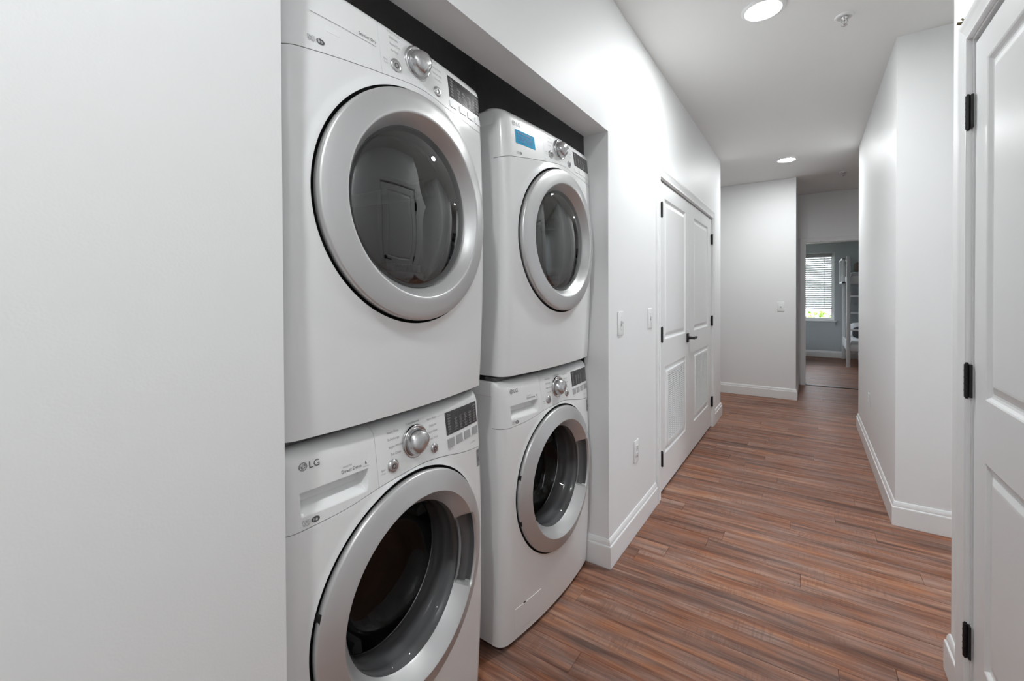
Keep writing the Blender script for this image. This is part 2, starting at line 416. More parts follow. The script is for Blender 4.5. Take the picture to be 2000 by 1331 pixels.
# double doors in the left wall
dd = empty('door_1', (XL, 3.66, 0)); tag(dd, 'white double doors with louvred vents and black lever handle', None, None, 'structure')
def rel(o, root):
    o.matrix_parent_inverse = Matrix.Translation(-root.location)
    return o
def reloc(root):
    for ch in root.children:
        ch.matrix_parent_inverse = root.matrix_basis.inverted()
DXF = XL-.006
for (y0, y1, pans, hy) in ((2.770, 3.657, [(2.920, 3.508, .985, 1.908), (2.920, 3.508, .235, .808)], 2.775),
                           (3.661, 4.556, [(3.795, 4.402, .985, 1.908), (3.795, 4.402, .235, .808)], 4.548)):
    fr = leaf(dd, DXF, y0, y1, .018, 2.002, pans)
    fr.name = 'leaf'
    for zc in (1.810, 1.029, .250): hinge(dd, XL+(.011 if hy < 3 else .002), hy, zc)
    # vent grille set in the lower panel
    a0, a1, c0, c1 = pans[1]
    g0, g1, h0, h1 = a0+.055, a1-.030, c0+.040, c1-.035
    b = MB(); X = DXF
    b.box(X-.010, X+.002, g0, g0+.022, h0, h1).box(X-.010, X+.002, g1-.022, g1, h0, h1).box(X-.010, X+.002, g0+.022, g1-.022, h0, h0+.022).box(X-.010, X+.002, g0+.022, g1-.022, h1-.022, h1)
    vent = b.build('vent', 'trim', dd, bevel=.0015, seg=1)
    b = MB(); b.box(X-.0035, X-.0030, g0+.01, g1-.01, h0+.01, h1-.01); b.build('shade_backing', 'pocket', vent)  # dark sheet stands in for the shaded closet behind the louvres
    n = 31; me = None
    for k in range(n):
        z = h0+.022+(h1-h0-.044)*(k+.5)/n
        if me is None:
            b = MB(); b.add([(X-.0035, g0+.02, .0038), (X+.0005, g0+.02, -.0040), (X+.0005, g1-.02, -.0040), (X-.0035, g1-.02, .0038), (X-.0035, g0+.02, .0048), (X+.0012, g0+.02, -.0034), (X+.0012, g1-.02, -.0034), (X-.0035, g1-.02, .0048)],
                            [(0, 1, 2, 3), (7, 6, 5, 4), (1, 5, 6, 2), (0, 4, 5, 1), (3, 2, 6, 7)])
            s = b.build('slat', 'trim', vent); me = s.data
        else: s = link(bpy.data.objects.new('slat', me), vent)
        s.location = (0, 0, z)
    for k in range(1, 8):
        yy = g0+.02+(g1-g0-.04)*k/8
        b = MB(); b.box(X-.003, X+.0014, yy-.002, yy+.002, h0+.02, h1-.02); b.build('mullion', 'trim', vent)
# lever handle
hd = MB(); hy, hz = 3.560, .945
hd.box(DXF, DXF+.008, hy-.031, hy+.031, hz-.035, hz+.035)
ro = hd.build('handle', 'blackm', dd, bevel=.003)
b = MB(); b.cyl((DXF+.006, hy, hz), (DXF+.050, hy, hz), .0125, .010)
b.add([(DXF+.040, hy-.012, hz-.010), (DXF+.056, hy-.012, hz-.010), (DXF+.056, hy-.012, hz+.010), (DXF+.040, hy-.012, hz+.010),
       (DXF+.043, hy+.06, hz-.010), (DXF+.055, hy+.06, hz-.010), (DXF+.055, hy+.06, hz+.008), (DXF+.043, hy+.06, hz+.008),
       (DXF+.042, hy+.125, hz-.006), (DXF+.050, hy+.125, hz-.006), (DXF+.050, hy+.125, hz+.004), (DXF+.042, hy+.125, hz+.004)],
      [(3, 2, 1, 0), (0, 1, 5, 4), (1, 2, 6, 5), (2, 3, 7, 6), (3, 0, 4, 7), (4, 5, 9, 8), (5, 6, 10, 9), (6, 7, 11, 10), (7, 4, 8, 11), (8, 9, 10, 11)])
b.build('lever', 'blackm', ro, angle=40)
# jamb stops, casing and ball catches
b = MB(); b.box(XI, XL, 2.752, 2.767, 0, 2.022).box(XI, XL, 4.560, 4.575, 0, 2.022).box(XI, XL, 2.767, 4.560, 2.010, 2.022)
b.build('jamb', 'trim', dd)
for yy in (3.63, 3.70):
    b = MB(); b.box(DXF-.03, DXF-.004, yy-.012, yy+.012, 2.0025, 2.0095); b.build('ball_catch', 'blackm', dd)
sweep('casing', [(2.760, .0), (2.760, 2.014), (4.567, 2.014), (4.567, .0)], CP, lambda a, b, t: (XL+t, a, b), 'trim', dd, 1)
reloc(dd)

# nearest right-hand door, facing -x: built facing +x about its own origin, then turned round
rd = empty('door_2', (XR, 1.41, 0), math.pi); tag(rd, 'white two panel door with black hinges at the right edge', None, None, 'structure')
def ry(y): return -(y-1.41)
fr = leaf(rd, -.004, ry(1.812), ry(1.005), .016, 2.005, [(ry(1.715), ry(1.105), .985, 1.922), (ry(1.715), ry(1.105), .235, .812)])
fr.name = 'leaf'
for zc in (1.812, 1.020, .245): hinge(rd, .004, ry(1.826), zc, .097)
b = MB(); b.box(-.060, 0, ry(1.832), ry(1.817), 0, 2.035).box(-.060, 0, ry(1.000), ry(.985), 0, 2.035).box(-.060, 0, ry(1.817), ry(1.000), 2.020, 2.035)
b.build('jamb', 'trim', rd)
sweep('casing', [(ry(1.8265), 0), (ry(1.8265), 2.027), (ry(.990), 2.027), (ry(.990), 0)], CP, lambda a, b, t: (t, a, b), 'trim', rd, 1)
b = MB(); hy = ry(1.065); b.box(-.004, .004, hy-.031, hy+.031, .91, .98); ro = b.build('handle', 'blackm', rd, bevel=.003)
b = MB(); b.cyl((.002, hy, .945), (.05, hy, .945), .012, .010); b.box(.040, .054, hy-.12, hy+.012, .936, .954); b.build('lever', 'blackm', ro, angle=40)
# bedroom doorway (door frame only, door stands open out of view)
bd = empty('door_3', (DX0, YG, 0)); tag(bd, 'white framed doorway open to the bedroom', None, None, 'structure')
b = MB(); b.box(DX0-.02, DX0, YG, YG+.125, 0, DZ+.02).box(DX1, DX1+.02, YG, YG+.125, 0, DZ+.02).box(DX0, DX1, YG, YG+.125, DZ, DZ+.02)
b.build('jamb', 'trim', bd)
sweep('casing', [(DX0-.006, 0), (DX0-.006, DZ+.006), (DX1+.006, DZ+.006), (DX1+.006, 0)], [(o*.9, t) for o, t in CP], lambda a, b, t: (a, YG-t, b), 'trim', bd, 1)
reloc(bd)

# ------------------------------------------------------------------ ceiling lamps
def lamp(x, y, label):
    t = empty('ceiling_lamp', (x, y, H)); tag(t, label, 'lamp', 'round flush ceiling lamps')
    f = lambda r, a, h: (r*math.cos(a), r*math.sin(a), -h)
    v, q = lathe([(.0965, 0), (.0975, .004), (.094, .009), (.086, .012), (.075, .0125), (.0705, .0085)], 48, f)
    obj('trim_ring', v, q, 'trim', t, True)
    v, q = lathe([(.0705, .0085), (.066, .0120), (.055, .0140), (.035, .0150), (.0005, .0155)], 48, f)
    obj('lens', v, q, 'lens', t, True)
    return t
lamp(-.187, 2.480, 'round flush ceiling lamp at the top edge, nearer the camera')
lamp(-.190, 5.365, 'round flush ceiling lamp far down the corridor')
lamp(-.187, -.405, 'unseen round flush ceiling lamp added behind the viewer')  # unseen, added at the same spacing to light the corridor

def sprinkler(x, y, label):
    t = empty('fire_sprinkler', (x, y, H)); tag(t, label, 'sprinkler', 'ceiling sprinkler heads')
    f = lambda r, a, h: (r*math.cos(a), r*math.sin(a), -h)
    v, q = lathe([(.042, 0), (.042, .003), (.039, .006), (.031, .007), (.026, .003), (.014, .002)], 32, f); obj('escutcheon', v, q, 'trim', t, True)
    v, q = lathe([(.014, .001), (.014, .012), (.008, .014), (.008, .02), (.003, .022)], 16, f); obj('body', v, q, 'chrome', t, True)
    b = MB(); 
    for s in (-1, 1): b.cyl((s*.011, 0, -.012), (s*.013, 0, -.030), .0022, n=8); b.cyl((s*.013, 0, -.030), (0, 0, -.042), .0022, n=8)
    b.cyl((0, 0, -.02), (0, 0, -.040), .002, n=8); b.build('yoke_arm', 'chrome', t)
    v, q = lathe([(.0005, .042), (.009, .0425), (.013, .044), (.013, .0455), (.0005, .0465)], 16, f); obj('deflector', v, q, 'chrome', t, True)
sprinkler(.148, 2.785, 'white ceiling sprinkler head right of the nearer lamp')
sprinkler(.332, 6.30, 'small ceiling sprinkler head in the shadow before the bedroom')

# ------------------------------------------------------------------ switch plates and sockets
def plate(name, loc, rz, label, cat, group, kind):
    t = empty(name, loc, rz); tag(t, label, cat, group)      # local +x out of the wall
    b = MB(); b.box(0, .006, -.0365, .0365, -.059, .059); b.build('cover_plate', 'trim', t, bevel=.0035, seg=3)
    if kind == 'toggle':
        b = MB(); b.box(.005, .0075, -.006, .006, -.0125, .0125); b.build('surround', 'grey', t)
        b = MB(); b.add([(.006, -.0045, -.004), (.006, .0045, -.004), (.006, .0045, .010), (.006, -.0045, .010), (.019, -.0035, .004), (.019, .0035, .004), (.018, .0035, .011), (.018, -.0035, .011)],
                        [(0, 1, 5, 4), (1, 2, 6, 5), (2, 3, 7, 6), (3, 0, 4, 7), (4, 5, 6, 7)]); b.build('toggle', 'trim', t)
        for z in (-.030, .030):
            b = MB(); b.cyl((.0055, 0, z), (.0072, 0, z), .003, n=10); b.build('screw', 'trim', t)
    elif kind == 'outlet':
        for z in (-.0195, .0195):
            b = MB(); b.box(.005, .0085, -.0165, .0165, z-.0135, z+.0135); o = b.build('socket', 'trim', t, bevel=.002)
            b = MB(); b.box(.0084, .0088, -.0075, -.0055, z-.001, z+.008); b.box(.0084, .0088, .0055, .0075, z-.001, z+.007); b.cyl((.0084, 0, z-.006), (.0088, 0, z-.006), .0026, n=10); b.build('slots', 'pocket', o)
        b = MB(); b.cyl((.0055, 0, 0), (.0074, 0, 0), .003, n=10); b.build('screw', 'trim', t)
    else:
        b = MB(); b.box(.005, .012, -.009, .009, -.009, .009); b.build('jack', 'trim', t, bevel=.0015)
        b = MB(); b.cyl((.0118, 0, -.001), (.0124, 0, -.001), .0035, n=12); b.build('jack_hole', 'black', t)
    return t
plate('light_switch', (XL, 2.085, 1.137), 0, 'white toggle light switch beside the laundry niche', 'switch', None, 'toggle')
plate('light_switch', (XL, 2.568, 1.142), 0, 'white toggle light switch beside the double doors', 'switch', None, 'toggle')
plate('wall_outlet', (XL, 2.320, .435), 0, 'white wall outlet low between niche and double doors', 'outlet', None, 'outlet')
plate('wall_jack', (-.280, YF, 1.130), -math.pi/2, 'small white plate on the end wall beside the passage', 'plate', None, 'jack')
plate('wall_outlet', (XR, 4.410, .440), math.pi, 'white wall outlet low on the projecting right wall', 'outlet', None, 'outlet')
# small brass fitting above the right door casing
t = empty('wall_hook', (XR, 1.872, 2.100), math.pi); tag(t, 'small tarnished brass hook at the corner of the right door frame', 'hook')
b = MB(); b.cyl((0, 0, 0), (.004, 0, 0), .008, n=12); b.build('plate', 'brass', t)
b = MB()
for a in (0.4, 1.5, 2.6, 3.7, 5.1):
    b.cyl((.004, 0, 0), (.014, .011*math.cos(a), .013*math.sin(a)), .0036, .0022, n=8)
b.cyl((.003, 0, -.004), (.024, 0, .002), .005, .004, n=10)
b.build('prong', 'brass', t, angle=40)

# ================================================================== LAUNDRY MACHINES
# local frame of a machine: +x out of the front, +y to the right as one faces it, z up, origin on its base
HW, CR, BOW, VB, DEPTH = .343, .036, .0289, .0179, .66
def fade(z, top, seam): return 1.0 if z < seam else 1.0-.50*min(1, (z-seam)/(top-seam))
def surf(u, z, top, seam=.80):
    s = min(1.0, abs(u)/HW)
    v = max(-1.0, min(1.0, (z-top/2)/(top/2)))
    x = BOW*(1-s*s)*fade(z, top, seam)+VB*(1-v*v)
    d = HW-abs(u)
    if d < CR: x -= CR-math.sqrt(max(0, CR*CR-(CR-d)**2))
    t = top-z; r = .034
    if t < r: x -= r-math.sqrt(max(0, r*r-(r-max(t, 0))**2))
    return x
def ulines(extra=()):
    base = [-HW+CR*k for k in (0, .02, .08, .18, .32, .5, .72, 1.0)]
    base += [-b for b in base]
    n = 40
    base += [-.30+.60*i/n for i in range(n+1)] + list(extra)
    base = sorted(base); out = [base[0]]
    for b in base[1:]:
        if b-out[-1] > 4e-4: out.append(b)
        elif any(abs(b-e) < 1e-9 for e in extra): out[-1] = b
    return out
def panel(name, mat, parent, us, zlo, zhi, vs, top, hfun=None, hole=None, ret=.008):
    """curved sheet between the lines zlo(u) and zhi(u); vs: fractions 0..1 or list of absolute z for straight sheets"""
    V = []; F = []; nv = len(vs)
    for u in us:
        a, b = zlo(u), zhi(u)
        for t in vs:
            z = a+(b-a)*t if not isinstance(t, tuple) else t[0]
            V.append((surf(u, z, top)+(hfun(u, z) if hfun else 0), u, z))
    for i in range(len(us)-1):
        for j in range(nv-1):
            if hole and all(math.hypot(V[k][1], V[k][2]-hole[0]) < hole[1] for k in (i*nv+j, (i+1)*nv+j, (i+1)*nv+j+1, i*nv+j+1)): continue
            F.append((i*nv+j, (i+1)*nv+j, (i+1)*nv+j+1, i*nv+j+1))
    if hole:      # pull the ragged inner edge onto the circle
        for k, (x, u, z) in enumerate(V):
            r = math.hypot(u, z-hole[0])
            if r < hole[1]:
                if r < 1e-6: continue
                u2, z2 = u*hole[1]/r, hole[0]+(z-hole[0])*hole[1]/r
                V[k] = (surf(u2, z2, top)+(hfun(u2, z2) if hfun else 0), u2, z2)
    # returned edges
    def edge(idx, to=None):
        n = len(V)
        for k in idx: V.append((V[k][0]-ret if to is None else min(to, V[k][0]-ret), V[k][1], V[k][2]))
        for k in range(len(idx)-1): F.append((idx[k], idx[k+1], n+k+1, n+k))
    edge([i*nv for i in range(len(us))][::-1]); edge([i*nv+nv-1 for i in range(len(us))])
    edge(list(range(nv)), -.0395 if us[0] < -HW+.001 else None); edge(list(range((len(us)-1)*nv, len(us)*nv))[::-1], -.0395 if us[-1] > HW-.001 else None)
    o = obj(name, V, F, mat, parent, angle=35)
    return o
def on(parent, name, mat, top, u0, z0, verts2, faces, h, smooth=False):
    """lay flat 2-D artwork on the curved front"""
    V = [(surf(u0+a, z0+b, top)+h+(c if False else 0), u0+a, z0+b) for a, b, *c in verts2]
    return obj(name, V, faces, mat, parent, smooth)
def letters(parent, mat, top, items, name='lettering', h=.0007):
    V = []; F = []
    for s, size, u, z, al in items:
        v, f = text_mesh(s, size, al); n = len(V)
        V += [(surf(u+p[0], z+p[1], top)+h, u+p[0], z+p[1]) for p in v]; F += [tuple(i+n for i in q) for q in f]
    o = obj(name, V, F, mat, parent); o['kind'] = 'stuff'; return o
def plaque(parent, name, mat, top, u0, u1, z0, z1, h, nu=6, bev=.0012, low=-.001):
    V = []; F = []; cu = (u0+u1)/2; cz = (z0+z1)/2
    us = [u0+(u1-u0)*i/nu for i in range(nu+1)]
    for u in us:
        for z in (z0, z1):
            uu = min(max(u, u0+bev), u1-bev); zz = z0+bev if z == z0 else z1-bev
            V.append((surf(uu, zz, top)+h, uu, zz)); V.append((surf(u, z, top)+low, u, z))
    for i in range(nu):
        a = 4*i; b = a+4
        F += [(a, b, b+2, a+2), (a+1, b+1, b, a), (a+2, b+2, b+3, a+3)]
    F += [(0, 2, 3, 1), (4*nu+1, 4*nu+3, 4*nu+2, 4*nu)]
    return obj(name, V, F, mat, parent)
def round_button(parent, name, top, u, z, r, h, mat='grey'):
    x0 = surf(u, z, top)
    f = lambda rr, a, hh: (x0+hh, u+rr*math.cos(a), z+rr*math.sin(a))
    v, q = lathe([(r*1.12, -.001), (r*1.12, .0012), (r*1.02, .002), (r*.98, h*.7), (r*.86, h), (r*.5, h*.86), (.0003, h*.82)], 28, f)
    o = obj(name, v, q, mat, parent, True)
    b = MB(); n = 20
    pts = []
    for i in range(n):
        a = 2*math.pi*i/n
        pts += [(x0+h*.95+.0006, u+r*.42*math.cos(a), z+r*.42*math.sin(a)), (x0+h*.95+.0006, u+r*.30*math.cos(a), z+r*.30*math.sin(a))]
    fs = [(2*i, 2*((i+1) % n), 2*((i+1) % n)+1, 2*i+1) for i in range(n)]
    obj('symbol', pts, fs, 'ink', o)
    return o
def dial(parent, top, u, z):
    x0 = surf(u, z, top)-.001
    f = lambda rr, a, hh: (x0+hh, u+rr*math.cos(a), z+rr*math.sin(a))
    v, q = lathe([(.0435, 0), (.0435, .004), (.042, .007), (.039, .008), (.0355, .006), (.034, .0055), (.030, .006)], 48, f)
    o = obj('dial_ring', v, q, 'chrome', parent, True)
    # knob: dome with a pinched grip running up to the right
    V = []; F = []; n = 48; prof = [(.0335, .004), (.0335, .010), (.0325, .018), (.0300, .026), (.026, .0315), (.019, .0345), (.010, .0355), (.0003, .0358)]
    k = len(prof); phi = math.radians(38)
    for i in range(n):
        a = 2*math.pi*i/n
        for r, h in prof:
            c = math.cos(a-phi); s = abs(r*math.sin(a-phi))
            grip = max(0, (s-.012)/.022)
            hh = h-(.010*min(1, grip)*(h/.036) if h > .012 else 0)
            V.append(f(r, a, hh))
    for i in range(n):
        j = (i+1) % n
        for a in range(k-1): F.append((i*k+a, j*k+a, j*k+a+1, i*k+a+1))
    obj('knob', V, F, 'knob', o, True)
    return o
def display(parent, top, u0, u1, z0, z1, rows):
    o = plaque(parent, 'display', 'screen', top, u0, u1, z0, z1, .0009, 8, .0008)
    V = []; F = []
    def bar(a0, a1, b0, b1):
        n = len(V)
        for a, b in ((a0, b0), (a1, b0), (a1, b1), (a0, b1)): V.append((surf(a, b, top)+.0014, a, b))
        F.append((n, n+1, n+2, n+3))
    wd = u1-u0; hg = z1-z0; rr = random.Random(3)
    cols = [.05, .245, .40, .555, .71, .86]
    for ci, c in enumerate(cols):
        for r in range(rows):
            zz = z0+hg*(.10+.80*r/(rows-.3))
            if 0 < ci < 5 and r >= rows-2: continue
            a = u0+wd*c
            bar(a, a+wd*rr.uniform(.07, .105), zz, zz+hg*.045)
            bar(a+.002, a+wd*rr.uniform(.05, .09), zz+hg*.065, zz+hg*.095)
    obj('segment_print', V, F, 'led', o)['kind'] = 'stuff'
    b2 = MB(); V2 = []; a0 = u0+wd*.24; a1 = u0+wd*.82; c0 = z0+hg*.66; c1 = z0+hg*.90; e = .0006
    for (p0, p1, q0, q1) in ((a0, a1, c0, c0+e), (a0, a1, c1-e, c1), (a0, a0+e, c0, c1), (a1-e, a1, c0, c1)):
        n = 6
        for i in range(n):
            s0 = p0+(p1-p0)*i/n; s1 = p0+(p1-p0)*(i+1)/n
            b2.add([(surf(s0, q0, top)+.0014, s0, q0), (surf(s1, q0, top)+.0014, s1, q0), (surf(s1, q1, top)+.0014, s1, q1), (surf(s0, q1, top)+.0014, s0, q1)], [(0, 1, 2, 3)])
    b2.build('segment_frame', 'led', o)['kind'] = 'stuff'
    return o
def disc2(cx, cz, rx, rz, n=24): return [(cx+rx*math.cos(2*math.pi*i/n), cz+rz*math.sin(2*math.pi*i/n)) for i in range(n)], [tuple(range(n))]
def efficiency_badge(parent, top, u, z, s=1.0):
    v, f = disc2(0, 0, .0105*s, .0072*s); o = on(parent, 'efficiency_badge', 'ink', top, u, z, v, f, .0006)
    letters(o, 'console', top, [('he', .013*s, u-.0075*s, z-.0036*s, 'LEFT')], h=.0010)
    V = []; F = []
    def bar(a0, a1, b0, b1):
        n = len(V)
        for a, b in ((a0, b0), (a1, b0), (a1, b1), (a0, b1)): V.append((surf(u+a, z+b, top)+.0006, u+a, z+b))
        F.append((n, n+1, n+2, n+3))
    for a0, a1, b0, b1 in ((-.032, -.013, .0052, .0060), (-.032, -.013, -.0010, -.0002), (-.032, -.0312, -.0010, .0060), (-.0138, -.013, -.0010, .0060), (-.029, -.016, .0018, .0032), (-.032, -.014, -.0045, -.0033), (-.030, -.016, -.0075, -.0064)): bar(a0*s, a1*s, b0*s, b1*s)
    obj('energy_mark', V, F, 'inkl', o)['kind'] = 'stuff'
def brand(parent, top, u, z, s=1.0, mat='ink'):
    n = 28; V = []; F = []; R = .0115*s
    pts, f = disc2(0, 0, R, R, n)
    o = on(parent, 'brand_mark', 'badge' if mat == 'ink' else 'inkl', top, u, z, pts, f, .0006)
    V = []; F = []
    def bar(a0, a1, b0, b1):
        k = len(V)
        for a, b in ((a0, b0), (a1, b0), (a1, b1), (a0, b1)): V.append((surf(u+a, z+b, top)+.0010, u+a, z+b))
        F.append((k, k+1, k+2, k+3))
    q = R
    bar(-.08*q, .08*q, -.42*q, .50*q); bar(-.08*q, .34*q, -.42*q, -.27*q)
    for i in range(14):
        a0 = math.radians(60+285*i/14); a1 = math.radians(60+285*(i+1)/14); k = len(V)
        for a, r in ((a0, .62), (a0, .76), (a1, .76), (a1, .62)): V.append((surf(u+q*r*math.cos(a), z+q*r*math.sin(a), top)+.0010, u+q*r*math.cos(a), z+q*r*math.sin(a)))
        F.append((k, k+1, k+2, k+3))
    bar(.25*q, .76*q, -.08*q, .06*q)
    vv, ff = disc2(-.36*q, .30*q, .13*q, .13*q, 10); k = len(V)
    V += [(surf(u+a, z+b, top)+.0010, u+a, z+b) for a, b in vv]; F += [tuple(i+k for i in ff[0])]
    obj('emblem', V, F, 'console', o)['kind'] = 'stuff'
    letters(o, mat, top, [('LG', .0265*s, u+.0155*s, z-.0088*s, 'LEFT')])
def ring_map(top, zc):
    def f(r, a, h):
        u, z = r*math.cos(a), zc+r*math.sin(a); v = (z-top/2)/(top/2)
        return (BOW*(1-min(1, abs(u)/HW)**2)+VB*(1-v*v)+h, u, z)
    return f
def curve(pts):
    def f(u):
        n = len(pts); i = 0
        while i < n-2 and u > pts[i+1][0]: i += 1
        p1, p2 = pts[i], pts[i+1]; p0 = pts[i-1] if i > 0 else p1; p3 = pts[i+2] if i+2 < n else p2
        t = max(0, min(1, (u-p1[0])/(p2[0]-p1[0]))); d = p2[0]-p1[0]
        m1 = (p2[1]-p0[1])/(p2[0]-p0[0])*d; m2 = (p3[1]-p1[1])/(p3[0]-p1[0])*d
        return (2*t**3-3*t*t+1)*p1[1]+(t**3-2*t*t+t)*m1+(-2*t**3+3*t*t)*p2[1]+(t**3-t*t)*m2
    return f

def cabinet(root, top, z0, seam):
    b = MB(); X0, X1, Y1 = -CR-DEPTH, -CR-.002, HW-.001
    b.box(X0, X1, -Y1, -Y1+.012, z0, top-.028).box(X0, X1, Y1-.012, Y1, z0, top-.028).box(X0, X0+.012, -Y1+.012, Y1-.012, z0, top-.028).box(X0+.012, X1, -Y1+.012, Y1-.012, z0, z0+.012).box(X0+.012, X1, -Y1+.012, Y1-.012, top-.040, top-.028)
    cab = b.build('cabinet', 'white', root)
    b = MB(); b.box(X1-.006, -.026, -HW+.012, HW-.012, .775, top-.045); b.build('backing', 'black', cab)
    b = MB(); b.box(-CR-DEPTH-.002, -CR+.004, -HW-.001, HW+.001, top-.062, top-.0005); b.build('lid', 'white', root, bevel=.012, seg=4)
    for s in (-1, 1):
        b = MB(); y = s*HW; b.box(-DEPTH+.04, -.105, min(y, y+s*.004), max(y, y+s*.004), z0+.06, top-.14)
        b.build('side_emboss', 'white', cab, bevel=.0038, seg=3)
    return cab

def door_ring(root, top, zc, washer):
    fm = ring_map(top, zc)
    v, q = lathe([(.2917, .0035), (.2915, -.006), (.262, -.006)], 96, fm); obj('door_gap', v, q, 'black', root, True)  # black lining stands in for the shadow around the door
    n = 180; V = []; F = []
    if washer:
        base_p = [(.278, -.004), (.284, .001), (.285, .006), (.2847, .011), (.2836, .0143), (.2805, .0164), (.264, .0208), (.248, .0252), (.235, .0286), (.2310, .0294), (.2283, .0272), (.214, .006), (.2015, -.009), (.1984, -.014)]
    else:
        base_p = [(.278, -.004), (.2835, .002), (.2848, .010), (.2844, .0175), (.2830, .0214), (.2795, .0232), (.262, .0260), (.245, .0288), (.2310, .0308), (.2270, .0306), (.2247, .0282), (.213, .0110), (.2040, -.003), (.2015, -.006)]
    pk_p = base_p[:6]+[(.266, .0202), (.2535, .0236), (.2475, .0245), (.2450, .0230), (.2435, .0170), (.2400, -.008), (.215, -.014), (.1984, -.016)]
    k = len(base_p)
    for i in range(n):
        a = 2*math.pi*i/n; deg = math.degrees(a); deg = deg-360 if deg > 180 else deg
        wgt = 0.0
        if washer:
            e = min(deg-(-30), 25-deg)
            wgt = max(0, min(1, e/2.2)) ; wgt = wgt*wgt*(3-2*wgt)
        for j in range(k):
            r = base_p[j][0]*(1-wgt)+pk_p[j][0]*wgt; h = base_p[j][1]*(1-wgt)+pk_p[j][1]*wgt
            V.append(fm(r, a, h))
    for i in range(n):
        j = (i+1) % n
        for m in range(k-1): F.append((i*k+m, j*k+m, j*k+m+1, i*k+m+1))
    ring = obj('door_ring', V, F, 'silver', root, angle=50)
    if washer:
        b = MB(); V = []; F = []; cnt = 40
        for i in range(cnt+1):
            a = math.radians(-28+51*i/cnt)
            for r, h in ((.2432, .0150), (.2412, .0010), (.2390, -.0075), (.215, -.0135), (.1990, -.0155)): V.append(fm(r, a, h+.0009))
        for i in range(cnt):
            for m in range(4): F.append((i*5+m, (i+1)*5+m, (i+1)*5+m+1, i*5+m+1))
        obj('handle_pocket', V, F, 'pocket', ring, True)
        for dz in (.077, -.081):
            b = MB(); a = math.pi-math.asin(dz/.284); p = fm(.2845, a, .006)
            b.box(p[0]-.006, p[0]+.0075, p[1]-.0012, p[1]+.010, p[2]-.012, p[2]+.012); b.build('hinge_slot', 'black', ring)
    return ring

